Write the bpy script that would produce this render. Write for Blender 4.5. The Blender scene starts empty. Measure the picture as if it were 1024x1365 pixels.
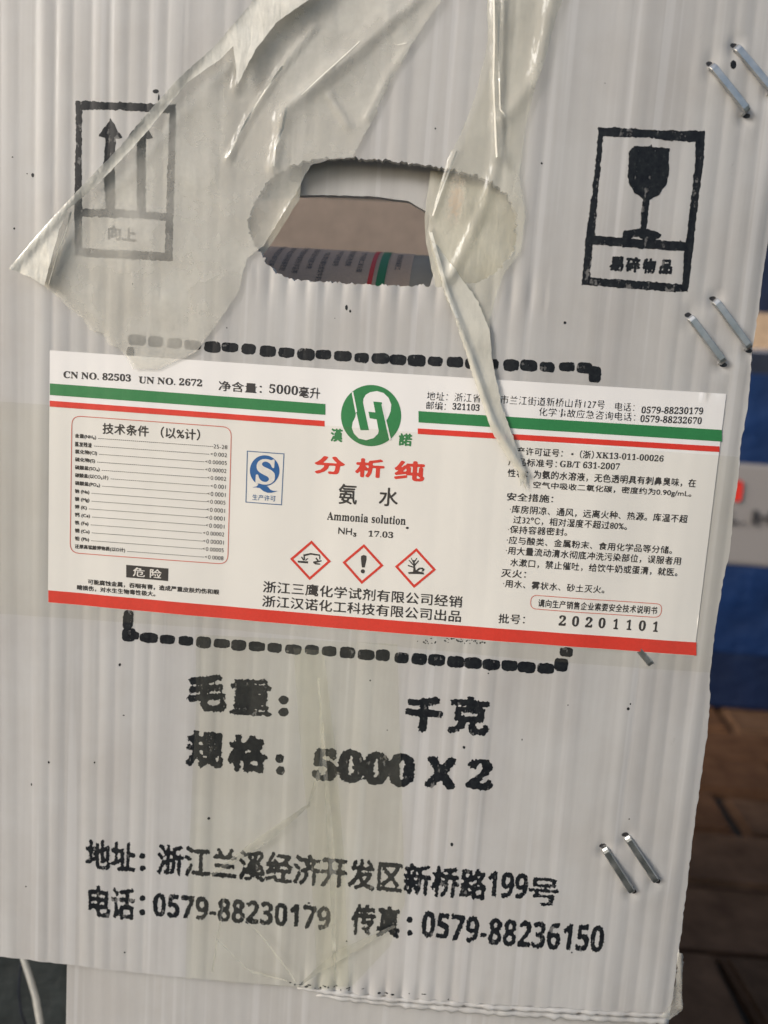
import bpy, bmesh, math, random
import numpy as np
from mathutils import Vector, Matrix, noise
from mathutils.geometry import delaunay_2d_cdt
from mathutils.bvhtree import BVHTree
random.seed(7)
S = bpy.context.scene
COL = S.collection

# ------------------------------------------------------------------ camera, sky, sun, exposure
F = 1050.0                       # focal length in photograph pixels
CXP, CYP = 512.0, 682.5
DIST = 0.279
r_ = Vector((16697, 1262, -1050)).normalized()          # world X seen in camera axes (x right, y down, z forward)
d_ = Vector((-491, 7508, 1050)); d_ = (d_ - r_ * d_.dot(r_)).normalized()   # world -Z
f_ = r_.cross(d_)                                        # world +Y (into the scene)
def w2c(v): return r_ * v.x + f_ * v.y - d_ * v.z
def c2w(c): return Vector((r_.dot(c), f_.dot(c), -d_.dot(c)))
CAM = -c2w(Vector((0, 0, 1))) * DIST
camd = bpy.data.cameras.new('camera'); cam = bpy.data.objects.new('camera', camd); COL.objects.link(cam)
X = c2w(Vector((1, 0, 0))); Yv = c2w(Vector((0, -1, 0))); Zv = c2w(Vector((0, 0, -1)))
M = Matrix((X, Yv, Zv)).transposed().to_4x4(); M.translation = CAM
cam.matrix_world = M
camd.sensor_fit = 'VERTICAL'; camd.sensor_height = 36; camd.lens = 36 * F / 1365
camd.clip_start = 0.01; camd.clip_end = 200
camd.dof.use_dof = True; camd.dof.focus_distance = 0.281; camd.dof.aperture_fstop = 7.5
S.camera = cam
S.render.resolution_x = 768; S.render.resolution_y = 1024

SUN_DIR = Vector((-0.78, -0.60, 0.44)).normalized()
w = bpy.data.worlds.new('World'); S.world = w; w.use_nodes = True
nt = w.node_tree; bg = nt.nodes['Background']
sky = nt.nodes.new('ShaderNodeTexSky'); sky.sky_type = 'NISHITA'; sky.sun_disc = False
sky.sun_elevation = math.asin(SUN_DIR.z); sky.sun_rotation = math.atan2(SUN_DIR.x, SUN_DIR.y)
sky.air_density = 1.0; sky.dust_density = 2.5; sky.ozone_density = 0.6
nt.links.new(sky.outputs[0], bg.inputs[0]); bg.inputs[1].default_value = 0.09
sd = bpy.data.lights.new('sun', 'SUN'); sd.energy = 1.5; sd.angle = math.radians(16); sd.color = (1, 0.975, 0.945)
sun = bpy.data.objects.new('sun', sd); COL.objects.link(sun)
sun.rotation_euler = SUN_DIR.to_track_quat('Z', 'Y').to_euler()
S.view_settings.view_transform = 'Standard'; S.view_settings.look = 'None'
S.view_settings.exposure = 0.68; S.view_settings.gamma = 1

# ------------------------------------------------------------------ relief of the corrugated front panel
PITCH = 0.0064
def ray(px, py): return c2w(Vector(((px - CXP) / F, (py - CYP) / F, 1)))
def at_y(px, py, y=0.0):
    d = ray(px, py); t = (y - CAM.y) / d.y
    return CAM + d * t
def at_z(px, py, z):
    d = ray(px, py); t = (z - CAM.z) / d.z
    return CAM + d * t
DIMPLES = []
def ribprof(u, v):
    k = (u + 0.0008 * noise.noise(Vector((u * 9, v * 4, 3)))) / PITCH
    s = abs(math.sin(math.pi * k))
    i = math.floor(k)
    return -(1 - s) ** 3 * 0.00007 * (0.6 + 0.8 * noise.cell(Vector((i + .5, 1.5, 2.5)))) + 0.00017 * s * (0.5 + noise.cell(Vector((i + .5, 4.5, 2.5))))
def bigform(u, v):
    h = 0.0011 * noise.noise(Vector((u * 11, v * 5, 0.4))) + 0.00035 * noise.noise(Vector((u * 60, v * 14, 5.1)))
    if u > 0.020: h -= 0.75 * (u - 0.020) ** 2  # bend made up so the right side turns from the sun and darkens
    if u > 0.105:
        h += 0.0016 * math.sin((u - 0.105) * 180 + v * 9) * min(1, (u - 0.105) / 0.02) * noise.noise(Vector((2, v * 16, 1.1)))
    return h
def h_panel(u, v):
    h = bigform(u, v) + ribprof(u, v)
    for (a, b, s, A) in DIMPLES:
        q = ((u - a) ** 2 + (v - b) ** 2) / (s * s)
        if q < 9: h += A * math.exp(-q)
    return h
def h_label(u, v): return bigform(u, v) + 0.2 * ribprof(u, v) + 0.00010
def uv(px, py):
    y = 0.0
    for _ in range(3):
        p = at_y(px, py, y); y = -bigform(p.x, p.z)
    return Vector((p.x, p.z))
def uvs(pts): return [uv(*p) for p in pts]

# ------------------------------------------------------------------ materials
def mat(name, build):
    m = bpy.data.materials.new(name); m.use_nodes = True
    n = m.node_tree.nodes; l = m.node_tree.links
    b = n['Principled BSDF']; build(m, n, l, b); return m
def coords(n, l, scale=(1, 1, 1), rot=(0, 0, 0)):
    tc = n.new('ShaderNodeTexCoord'); mp = n.new('ShaderNodeMapping')
    mp.inputs['Scale'].default_value = scale; mp.inputs['Rotation'].default_value = rot
    l.new(tc.outputs['Object'], mp.inputs[0]); return mp.outputs[0]
def nz(n, l, vec, scale, detail=3, rough=.55):
    t = n.new('ShaderNodeTexNoise'); t.inputs['Scale'].default_value = scale
    t.inputs['Detail'].default_value = detail; t.inputs['Roughness'].default_value = rough
    l.new(vec, t.inputs['Vector']); return t.outputs['Fac']
def ramp(n, l, fac, stops):
    r = n.new('ShaderNodeValToRGB'); e = r.color_ramp.elements
    while len(e) < len(stops): e.new(0.5)
    for i, (p, c) in enumerate(stops):
        e[i].position = p; e[i].color = (*c, 1) if len(c) == 3 else c
    l.new(fac, r.inputs[0]); return r.outputs[0]
def mix(n, l, a, b, fac, mode='MIX'):
    x = n.new('ShaderNodeMix'); x.data_type = 'RGBA'; x.blend_type = mode
    for s, v in ((x.inputs['Factor'], fac), (x.inputs['A'], a), (x.inputs['B'], b)):
        if hasattr(v, 'links'): l.new(v, s)
        else: s.default_value = v if not isinstance(v, tuple) else (*v, 1)
    return x.outputs['Result']
def bump(n, l, b, h, dist, st=1.0, prev=None):
    x = n.new('ShaderNodeBump'); x.inputs['Distance'].default_value = dist; x.inputs['Strength'].default_value = st
    l.new(h, x.inputs['Height'])
    if prev: l.new(prev, x.inputs['Normal'])
    if b: l.new(x.outputs[0], b.inputs['Normal'])
    return x.outputs[0]

def m_pp(m, n, l, b):
    v1 = coords(n, l, (1, 1, 0.03)); a = nz(n, l, v1, 300, 4, .6)
    v2 = coords(n, l, (1, 1, 0.05)); c = nz(n, l, v2, 90, 3)
    v3 = coords(n, l); g = nz(n, l, v3, 700, 2); d = nz(n, l, v3, 22, 5, .65)
    col = ramp(n, l, a, [(0.3, (.620, .618, .612)), (0.7, (.675, .674, .669))])
    col = mix(n, l, col, ramp(n, l, c, [(0.3, (.93, .925, .93)), (0.65, (1, 1, 1))]), 1.0, 'MULTIPLY')
    col = mix(n, l, col, ramp(n, l, d, [(0.35, (.93, .915, .90)), (0.6, (1, 1, 1))]), 1.0, 'MULTIPLY')
    v4 = coords(n, l, (1, 1, .012)); wb = nz(n, l, v4, 260, 2, .4)
    col = mix(n, l, col, (.80, .80, .81), ramp(n, l, wb, [(0.60, (0, 0, 0)), (0.68, (.34,) * 3)]))
    sm = nz(n, l, coords(n, l, (1, 1, .5)), 60, 6, .75)
    col = mix(n, l, col, (.30, .29, .27), ramp(n, l, sm, [(0.66, (0, 0, 0)), (0.80, (.5,) * 3)]))
    l.new(col, b.inputs['Base Color'])
    l.new(ramp(n, l, d, [(0.3, (.30,) * 3), (0.7, (.46,) * 3)]), b.inputs['Roughness'])
    p = bump(n, l, None, a, 0.00006, .3); p = bump(n, l, None, c, 0.0005, .4, p)
    bump(n, l, b, g, 0.00003, .3, p)
    b.inputs['Specular IOR Level'].default_value = .42
    tr = n.new('ShaderNodeBsdfTranslucent'); l.new(col, tr.inputs[0]); ms = n.new('ShaderNodeMixShader'); ms.inputs[0].default_value = .30
    out = n['Material Output']; l.new(b.outputs[0], ms.inputs[1]); l.new(tr.outputs[0], ms.inputs[2]); l.new(ms.outputs[0], out.inputs[0])
PP = mat('white_corrugated_plastic', m_pp)

def m_inner(m, n, l, b):
    v1 = coords(n, l, (1, 1, 0.05)); a = nz(n, l, v1, 160, 3)
    l.new(ramp(n, l, a, [(0.3, (.60, .55, .52)), (0.7, (.68, .63, .60))]), b.inputs['Base Color'])
    b.inputs['Roughness'].default_value = .55
    bump(n, l, b, a, 0.0003, .4)
PPIN = mat('inner_plastic_wall', m_inner)

def m_ink(m, n, l, b):
    v = coords(n, l); a = nz(n, l, v, 620, 4, .7); c = nz(n, l, v, 260, 3, .7)
    vs = coords(n, l, (1, 1, .08)); st = nz(n, l, vs, 700, 2)
    col = ramp(n, l, a, [(0.34, (.005, .006, .010)), (0.62, (.014, .017, .020)), (0.76, (.05, .055, .055))])
    l.new(col, b.inputs['Base Color']); b.inputs['Roughness'].default_value = .5; b.inputs['Specular IOR Level'].default_value = .25
    t = n.new('ShaderNodeMath'); t.operation = 'MULTIPLY_ADD'; l.new(st, t.inputs[0]); t.inputs[1].default_value = .5; l.new(c, t.inputs[2])
    l.new(ramp(n, l, t.outputs[0], [(0.86, (1, 1, 1)), (0.95, (.45, .45, .45))]), b.inputs['Alpha'])
INK = mat('stamped_black_ink', m_ink)

def paper(m, n, l, b):
    v = coords(n, l); a = nz(n, l, v, 24, 4); g = nz(n, l, v, 1500, 2)
    l.new(ramp(n, l, a, [(0.3, (.765, .755, .75)), (0.7, (.80, .79, .785))]), b.inputs['Base Color'])
    b.inputs['Roughness'].default_value = .40; bump(n, l, b, g, .00001, .3)
PAPER = mat('label_paper', paper)
def flat(name, c, rough=.4, spread=.05, scale=900, **kw):
    def f(m, n, l, b):
        v = coords(n, l); a = nz(n, l, v, scale, 3)
        lo = tuple(x * (1 - spread) for x in c); hi = tuple(min(1, x * (1 + spread)) for x in c)
        l.new(ramp(n, l, a, [(0.3, lo), (0.7, hi)]), b.inputs['Base Color'])
        b.inputs['Roughness'].default_value = rough
        for k, x in kw.items(): b.inputs[k].default_value = x
        if spread > .2: bump(n, l, b, a, .3 / scale, .5)
    return mat(name, f)
GREEN = flat('green_print', (.028, .20, .065)); RED = flat('red_print', (.66, .040, .025))
BLK = flat('black_print', (.035, .033, .036)); BLUE = flat('blue_print', (.010, .105, .34))
BLUEL = flat('blue_line_print', (.08, .16, .32)); PINK = flat('thin_red_print', (.60, .16, .13)); WPR = flat('white_print', (.72, .70, .69))

def film(name, colr, alo, ahi, scale=60, rough=.16, stain=None, stretch=(1, 1, 1), tint=(.95, .945, .90), wr=.0022):
    def f(m, n, l, b):
        v = coords(n, l, stretch); a = nz(n, l, v, scale, 5, .6); c = nz(n, l, v, 700, 3)
        col = ramp(n, l, a, [(0.3, tuple(x * .9 for x in colr)), (0.7, colr)])
        al = ramp(n, l, a, [(0.3, (alo,) * 3), (0.7, (ahi,) * 3)])
        if stain:
            tc = n.new('ShaderNodeTexCoord'); vm = n.new('ShaderNodeVectorMath'); vm.operation = 'SUBTRACT'
            l.new(tc.outputs['Object'], vm.inputs[0]); vm.inputs[1].default_value = stain
            mp = n.new('ShaderNodeMapping'); mp.inputs['Rotation'].default_value = (0, -.35, 0); mp.inputs['Scale'].default_value = (230, 0, 85)
            l.new(vm.outputs[0], mp.inputs[0])
            ln = n.new('ShaderNodeVectorMath'); ln.operation = 'LENGTH'; l.new(mp.outputs[0], ln.inputs[0])
            t = n.new('ShaderNodeMath'); t.operation = 'MULTIPLY_ADD'; l.new(c, t.inputs[0]); t.inputs[1].default_value = 1.3; l.new(ln.outputs['Value'], t.inputs[2])
            t2 = n.new('ShaderNodeMath'); t2.operation = 'MULTIPLY'; l.new(t.outputs[0], t2.inputs[0]); t2.inputs[1].default_value = .5
            k = ramp(n, l, t2.outputs[0], [(0.42, (.55,) * 3), (0.72, (0, 0, 0))])
            col = mix(n, l, col, (.42, .22, .09), k)
            al = mix(n, l, al, (.9, .9, .9), k)
        l.new(col, b.inputs['Base Color'])
        tp = n.new('ShaderNodeBsdfTransparent'); tp.inputs[0].default_value = (*tint, 1); ms = n.new('ShaderNodeMixShader'); l.new(al, ms.inputs[0])
        l.new(tp.outputs[0], ms.inputs[1]); l.new(b.outputs[0], ms.inputs[2]); l.new(ms.outputs[0], n['Material Output'].inputs[0])
        b.inputs['Roughness'].default_value = rough; b.inputs['Specular IOR Level'].default_value = .5
        vr = coords(n, l, (1, 1, .32), (0, .55, 0)); w1 = nz(n, l, vr, 75, 4, .55)
        q1 = n.new('ShaderNodeMath'); q1.operation = 'SUBTRACT'; l.new(w1, q1.inputs[0]); q1.inputs[1].default_value = .5
        q2 = n.new('ShaderNodeMath'); q2.operation = 'ABSOLUTE'; l.new(q1.outputs[0], q2.inputs[0])
        p = bump(n, l, None, a, .0012, .35); p = bump(n, l, None, q2.outputs[0], wr, .8, p); bump(n, l, b, c, .00008, .4, p)
    return mat(name, f)

# ------------------------------------------------------------------ object helpers
def tag(o, label=None, cat=None, group=None, kind=None):
    for k, x in (('label', label), ('category', cat), ('group', group), ('kind', kind)):
        if x: o[k] = x
    return o
def link(name, me, m, parent=None, smooth=False):
    o = bpy.data.objects.new(name, me); COL.objects.link(o)
    if m and not me.materials: me.materials.append(m)
    if smooth: me.shade_smooth()
    if parent: o.parent = parent; o.matrix_parent_inverse = parent.matrix_world.inverted()
    return o
def empty(name, loc, label, cat, group=None):
    o = bpy.data.objects.new(name, None); COL.objects.link(o); o.location = loc
    o.empty_display_size = .01; bpy.context.view_layer.update()
    return tag(o, label, cat, group)
def inpoly(x, y, P):
    c = False; j = len(P) - 1
    for i in range(len(P)):
        if (P[i][1] > y) != (P[j][1] > y) and x < (P[j][0] - P[i][0]) * (y - P[i][1]) / (P[j][1] - P[i][1]) + P[i][0]: c = not c
        j = i
    return c
def densify(P, step, jag=0, seed=0, close=True):
    out = []; N = len(P)
    for i in range(N if close else N - 1):
        a, b = Vector(P[i]), Vector(P[(i + 1) % N]); k = max(1, int((b - a).length / step))
        nrm = (b - a).normalized(); nrm = Vector((-nrm.y, nrm.x))
        for s in range(k):
            p = a.lerp(b, s / k)
            if jag: p = p + nrm * jag * (noise.noise(Vector((p.x * 900, p.y * 900, seed))) + .6 * noise.noise(Vector((p.x * 2600, p.y * 2600, seed + 9))))
            out.append(p)
    if not close: out.append(Vector(P[-1]))
    return out
def cdt(outline, holes, du, dv, offset=(0, 0)):
    """triangulated sheet inside outline with grid points inside; returns 2D verts, faces"""
    sc = dv / du
    loops = [outline] + holes
    V = []; E = []
    for L in loops:
        s = len(V); V += [Vector((p[0] * sc, p[1])) for p in L]
        E += [(s + i, s + (i + 1) % len(L)) for i in range(len(L))]
    xs = [p[0] for p in outline]; ys = [p[1] for p in outline]
    # bins of boundary points, so the grid keeps its distance
    bins = {}
    for p in V: bins.setdefault((int(p.x // dv), int(p.y // dv)), []).append(p)
    y = min(ys) + dv * .5; row = 0
    while y < max(ys):
        x = min(xs) + du * (.25 if row % 2 else .75) * 1
        # crossings
        while x < max(xs):
            bx, by = int(x * sc // dv), int(y // dv); ok = True
            for i in (-1, 0, 1):
                for j in (-1, 0, 1):
                    for p in bins.get((bx + i, by + j), ()):
                        if (p.x - x * sc) ** 2 + (p.y - y) ** 2 < (dv * .35) ** 2: ok = False
            if ok and inpoly(x, y, outline) and not any(inpoly(x, y, H) for H in holes): V.append(Vector((x * sc, y)))
            x += du
        y += dv; row += 1
    r = delaunay_2d_cdt(V, E, [], 0, 1e-7)
    vv, ff = r[0], r[2]
    F2 = []
    for f in ff:
        cx = sum(vv[i].x for i in f) / len(f) / sc; cy = sum(vv[i].y for i in f) / len(f)
        if inpoly(cx, cy, outline) and not any(inpoly(cx, cy, H) for H in holes): F2.append(list(f))
    return [(p.x / sc, p.y) for p in vv], F2
def sheet(name, outline, holes, du, dv, hf, m, parent=None, thick=0, smooth=True):
    vv, ff = cdt(outline, holes, du, dv)
    me = bpy.data.meshes.new(name)
    me.from_pydata([(x, -hf(x, y), y) for x, y in vv], [], ff)
    bm = bmesh.new(); bm.from_mesh(me); bmesh.ops.delete(bm, geom=[v for v in bm.verts if not v.link_faces], context='VERTS')
    for f in bm.faces:
        f.normal_update()
        if f.normal.y > 0: f.normal_flip()
    bm.to_mesh(me); bm.free()
    o = link(name, me, m, parent, smooth)
    if thick:
        s = o.modifiers.new('thickness', 'SOLIDIFY'); s.thickness = thick; s.offset = -1; s.use_even_offset = False
        es = o.modifiers.new('crisp_rim', 'EDGE_SPLIT'); es.split_angle = math.radians(38)
        me.materials[0].use_nodes = True
    return o
def prism(name, pts_xz, y0, y1, m, parent=None):
    bm = bmesh.new(); a = [bm.verts.new((x, y0, z)) for x, z in pts_xz]; b = [bm.verts.new((x, y1, z)) for x, z in pts_xz]
    bm.faces.new(a); bm.faces.new(b[::-1]); N = len(a)
    for i in range(N): bm.faces.new((a[i], b[i], b[(i + 1) % N], a[(i + 1) % N]))
    bmesh.ops.recalc_face_normals(bm, faces=bm.faces)
    me = bpy.data.meshes.new(name); bm.to_mesh(me); bm.free(); return link(name, me, m, parent)
def box(name, lo, hi, m, parent=None, bev=.0, segs=2):
    bm = bmesh.new(); bmesh.ops.create_cube(bm, size=1)
    for v in bm.verts: v.co = Vector([lo[i] + (v.co[i] + .5) * (hi[i] - lo[i]) for i in range(3)])
    if bev: bmesh.ops.bevel(bm, geom=bm.edges[:], offset=bev, segments=segs, affect='EDGES', profile=.6)
    me = bpy.data.meshes.new(name); bm.to_mesh(me); bm.free(); return link(name, me, m, parent)
def tube(name, pts, r, m, parent=None, sides=10, flatk=1.0):
    bm = bmesh.new(); rings = []
    for i, p in enumerate(pts):
        p = Vector(p); t = (Vector(pts[min(i + 1, len(pts) - 1)]) - Vector(pts[max(i - 1, 0)])).normalized()
        a = t.cross(Vector((0, 1, 0)));  a = a.normalized() if a.length > 1e-4 else Vector((1, 0, 0)); c = t.cross(a).normalized()
        rings.append([bm.verts.new(p + a * r * math.cos(k * 2 * math.pi / sides) + c * r * flatk * math.sin(k * 2 * math.pi / sides)) for k in range(sides)])
    for q in range(len(rings) - 1):
        for k in range(sides): bm.faces.new((rings[q][k], rings[q][(k + 1) % sides], rings[q + 1][(k + 1) % sides], rings[q + 1][k]))
    bm.faces.new(rings[0][::-1]); bm.faces.new(rings[-1])
    bmesh.ops.recalc_face_normals(bm, faces=bm.faces)
    me = bpy.data.meshes.new(name); bm.to_mesh(me); bm.free(); return link(name, me, m, parent, True)

def surf(o, fallback):
    me = o.data; T_ = BVHTree.FromPolygons([v.co for v in me.vertices], [tuple(p.vertices) for p in me.polygons])
    def f(u, v):
        r = T_.ray_cast(Vector((u, -.5, v)), Vector((0, 1, 0)))
        return -r[0].y if r[0] is not None else fallback(u, v)
    return f
# flat print: 2D polygons / text laid on the panel or on the label
def refine(bm, maxlen):
    for _ in range(5):
        E = [e for e in bm.edges if e.calc_length() > maxlen]
        if not E: break
        bmesh.ops.subdivide_edges(bm, edges=E, cuts=1)
        bmesh.ops.triangulate(bm, faces=[f for f in bm.faces if len(f.verts) > 3])
def lay(name, bm, m, parent, hf, eps, maxlen=.0012, rag=0, ragf=900):
    """bm in the uv plane (x, y); relief and offset added"""
    bmesh.ops.triangulate(bm, faces=bm.faces[:]); refine(bm, maxlen)
    for v in bm.verts:
        x, y = v.co.x, v.co.y
        if rag:
            bd = v.is_boundary
            k = rag if bd else rag * .3
            sx = noise.noise(Vector((x * ragf, y * ragf, 1.3))) + .7 * noise.noise(Vector((x * ragf * 2.7, y * ragf * 2.7, 5.3)))
            sy = noise.noise(Vector((x * ragf, y * ragf, 7.7))) + .7 * noise.noise(Vector((x * ragf * 2.7, y * ragf * 2.7, 3.1)))
            kk = (x / PITCH) % 1.0; notch = math.exp(-((kk - .5) / .07) ** 2)
            x += k * sx; y += k * sy * (1 + 1.5 * notch)
        v.co = (x, -(hf(x, y) + eps), y)
    for f in bm.faces:
        f.normal_update()
        if f.normal.y > 0: f.normal_flip()
    me = bpy.data.meshes.new(name); bm.to_mesh(me); bm.free()
    return link(name, me, m, parent)
def polys(name, P, m, parent, hf, eps, maxlen=.0012, rag=0, holes=None, px=True, ragf=900):
    bm = bmesh.new()
    for i, p in enumerate(P):
        q = uvs(p) if px else p
        if rag: q = densify(q, .0005)
        H = [uvs(x) if px else x for x in (holes or {}).get(i, [])]
        if rag: H = [densify(x, .0005) for x in H]
        L = [q] + H; V = []; E = []
        for l_ in L:
            s = len(V); V += [Vector((a[0], a[1])) for a in l_]; E += [(s + k, s + (k + 1) % len(l_)) for k in range(len(l_))]
        r = delaunay_2d_cdt(V, E, [], 0, 1e-8)
        vs = [bm.verts.new((a.x, a.y, 0)) for a in r[0]]
        for f in r[2]:
            cx = sum(r[0][k].x for k in f) / len(f); cy = sum(r[0][k].y for k in f) / len(f)
            if inpoly(cx, cy, q) and not any(inpoly(cx, cy, x) for x in H): bm.faces.new([vs[k] for k in f])
    bmesh.ops.delete(bm, geom=[v for v in bm.verts if not v.link_faces], context='VERTS')
    return lay(name, bm, m, parent, hf, eps, maxlen, rag, ragf)
def frame_px(c, t):
    """a closed quad line of width t (px) -> outer, inner"""
    n = len(c); cx = sum(p[0] for p in c) / n; cy = sum(p[1] for p in c) / n; inn = []
    for i in range(n):
        a, b, d = Vector(c[i - 1]), Vector(c[i]), Vector(c[(i + 1) % n])
        e1 = (b - a).normalized(); e2 = (d - b).normalized()
        n1 = Vector((-e1.y, e1.x)); n2 = Vector((-e2.y, e2.x)); k = (n1 + n2); k = k / max(.2, k.length_squared) * 2
        if (Vector((cx, cy)) - b).dot(k) < 0: k = -k
        inn.append(tuple(b + k * t))
    return c, inn
SERIF = {}
for i in range(26):
    SERIF[chr(65 + i)] = chr(0x1D400 + i); SERIF[chr(97 + i)] = chr(0x1D41A + i)
for i in range(10): SERIF[str(i)] = chr(0x1D7CE + i)
def sansb(s): return ''.join(chr(0x1D7EC + int(c)) if c.isdigit() else c for c in s)
def serif(s): return ''.join(SERIF.get(c, c) for c in s)
cu = bpy.data.curves.new('lettering', 'FONT'); cu_o = bpy.data.objects.new('lettering', cu); COL.objects.link(cu_o)
def glyphs(body, off=0.0, res=2, spacing=1.0):
    cu.body = body; cu.offset = off; cu.resolution_u = res; cu.space_character = spacing
    cu.fill_mode = 'BOTH'; cu.extrude = 0; cu.dimensions = '2D'
    bpy.context.view_layer.update()
    dg = bpy.context.evaluated_depsgraph_get()
    me = cu_o.evaluated_get(dg).to_mesh()
    V = [v.co.to_2d() for v in me.vertices]; Fc = [tuple(p.vertices) for p in me.polygons]
    cu_o.evaluated_get(dg).to_mesh_clear()
    return V, Fc
def letter_field(body, cells, bx, by, rough=0, seed=0, wear=0):
    """ink coverage of the text on a grid, strokes widened by (bx, by) em"""
    cu.body = body; cu.offset = 0; cu.resolution_u = 3; cu.fill_mode = 'NONE'; cu.dimensions = '2D'; cu.space_character = 1
    bpy.context.view_layer.update(); dg = bpy.context.evaluated_depsgraph_get(); me = cu_o.evaluated_get(dg).to_mesh()
    co = np.array([v.co[:2] for v in me.vertices]); ed = np.array([tuple(e.vertices) for e in me.edges])
    cu_o.evaluated_get(dg).to_mesh_clear()
    ss = 3; pad = max(0, bx, by) + 3.0 / cells + rough; n = cells * ss
    lo = co.min(0) - pad; hi = co.max(0) + pad
    W = int((hi[0] - lo[0]) * n / ss + 2) * ss; H = int((hi[1] - lo[1]) * n / ss + 2) * ss
    a = (co[ed[:, 0]] - lo) * n; b = (co[ed[:, 1]] - lo) * n
    m = np.zeros((H, W), bool)
    for r in range(H):
        y = r + .5003; k = (a[:, 1] > y) != (b[:, 1] > y)
        if not k.any(): continue
        A, Bq = a[k], b[k]; xs = np.sort(A[:, 0] + (y - A[:, 1]) * (Bq[:, 0] - A[:, 0]) / (Bq[:, 1] - A[:, 1]))
        for q in range(0, len(xs) - 1, 2): m[r, int(round(xs[q])):int(round(xs[q + 1]))] = True
    def dil(m, rx, ry):
        o = m.copy(); ix, iy = int(math.ceil(rx)), int(math.ceil(ry))
        for dx in range(-ix, ix + 1):
            for dy in range(-iy, iy + 1):
                if (dx / max(rx, .5)) ** 2 + (dy / max(ry, .5)) ** 2 <= 1.01: o |= np.roll(np.roll(m, dx, 1), dy, 0)
        return o
    if bx >= 0 and (bx > 0 or by > 0): m = dil(m, max(bx, 0) * n, max(by, 0) * n)
    if bx < 0: m = ~dil(~m, -bx * n, 0)
    f = m.astype(float).reshape(H // ss, ss, W // ss, ss).mean((1, 3))
    k = f.copy(); k[1:-1, 1:-1] = (4 * f[1:-1, 1:-1] + 2 * (f[:-2, 1:-1] + f[2:, 1:-1] + f[1:-1, :-2] + f[1:-1, 2:]) + f[:-2, :-2] + f[2:, 2:] + f[:-2, 2:] + f[2:, :-2]) / 16
    f = k
    if rough:
        rs = np.random.RandomState(seed + 17)
        def vn(step):
            g = rs.rand(f.shape[0] // step + 3, f.shape[1] // step + 3); yy, xx = np.mgrid[0:f.shape[0], 0:f.shape[1]] / step
            y0, x0 = yy.astype(int), xx.astype(int); fy, fx = yy - y0, xx - x0
            return (g[y0, x0] * (1 - fy) + g[y0 + 1, x0] * fy) * (1 - fx) + (g[y0, x0 + 1] * (1 - fy) + g[y0 + 1, x0 + 1] * fy) * fx - .5
        # soften to a ramp about three cells wide, then shift the threshold with noise
        for _ in range(3):
            k = f.copy(); k[1:-1, 1:-1] = (4 * f[1:-1, 1:-1] + 2 * (f[:-2, 1:-1] + f[2:, 1:-1] + f[1:-1, :-2] + f[1:-1, 2:]) + f[:-2, :-2] + f[2:, 2:] + f[:-2, 2:] + f[2:, :-2]) / 16; f = k
        f = f + (vn(2) * .75 + vn(5) * .35) * (f > .02)
        f[f < .05] = 0
    return f, lo
def ms_mesh(bm, f, place, merge=True, flat=True):
    H, W = f.shape; ins = f > .5; cache = {}
    def V(key, x, y):
        if key not in cache: cache[key] = bm.verts.new((*place(x, y), 0))
        return cache[key]
    code = ins[:-1, :-1] * 1 + ins[:-1, 1:] * 2 + ins[1:, 1:] * 4 + ins[1:, :-1] * 8
    for r in range(H - 1):
        row = code[r]; nzc = np.nonzero(row)[0]; skip = -1
        for c in nzc:
            if c < skip: continue
            k = row[c]
            if k == 15:
                e = c + 1
                if merge:
                    while e < W - 1 and row[e] == 15: e += 1
                skip = e
                P = [(0, r, c), (0, r, e), (0, r + 1, e), (0, r + 1, c)]
                vs = [V(p, p[2], p[1]) for p in P]
            else:
                corners = [(r, c), (r, c + 1), (r + 1, c + 1), (r + 1, c)]; vs = []
                for q in range(4):
                    p, p2 = corners[q], corners[(q + 1) % 4]
                    i1, i2 = ins[p], ins[p2]
                    if i1: vs.append(V((0, *p), p[1], p[0]))
                    if i1 != i2:
                        t = (.5 - f[p]) / (f[p2] - f[p]); t = min(.97, max(.03, t)); kk = (1, *min(p, p2), *max(p, p2))
                        vs.append(V(kk, p[1] + (p2[1] - p[1]) * t, p[0] + (p2[0] - p[0]) * t))
                if len(vs) < 3: continue
            try: bm.faces.new(vs)
            except ValueError: pass
def text(body, p0, p1, h, m, parent, hf, eps, bold=(0, 0), rough=0, name='printed_text', cells=30, merge=True, seed=0):
    """ink box of the text: bottom left corner at pixel p0, bottom right at p1, h pixels high"""
    if not isinstance(bold, tuple): bold = (bold, bold) if bold > 0 else (bold * .5, 0)
    f, lo = letter_field(body, cells, bold[0], bold[1], rough, seed)
    ys, xs = np.nonzero(f > .5); x0, x1, y0, y1 = xs.min() - .5, xs.max() + .5, ys.min() - .5, ys.max() + .5
    A = uv(*p0); Bp = uv(*p1); up = (uv(p0[0], p0[1] - h) - A).length; D_ = Bp - A
    def place(x, y):
        s = (x - x0) / (x1 - x0); t = (y - y0) / (y1 - y0)
        return (A.x + D_.x * s, A.y + D_.y * s + t * up)
    bm = bmesh.new(); ms_mesh(bm, f, place, merge)
    for v in bm.verts: v.co = (v.co.x, -(hf(v.co.x, v.co.y) + eps), v.co.y)
    for fc in bm.faces:
        fc.normal_update()
        if fc.normal.y > 0: fc.normal_flip()
    me = bpy.data.meshes.new(name); bm.to_mesh(me); bm.free()
    return link(name, me, m, parent)

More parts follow.
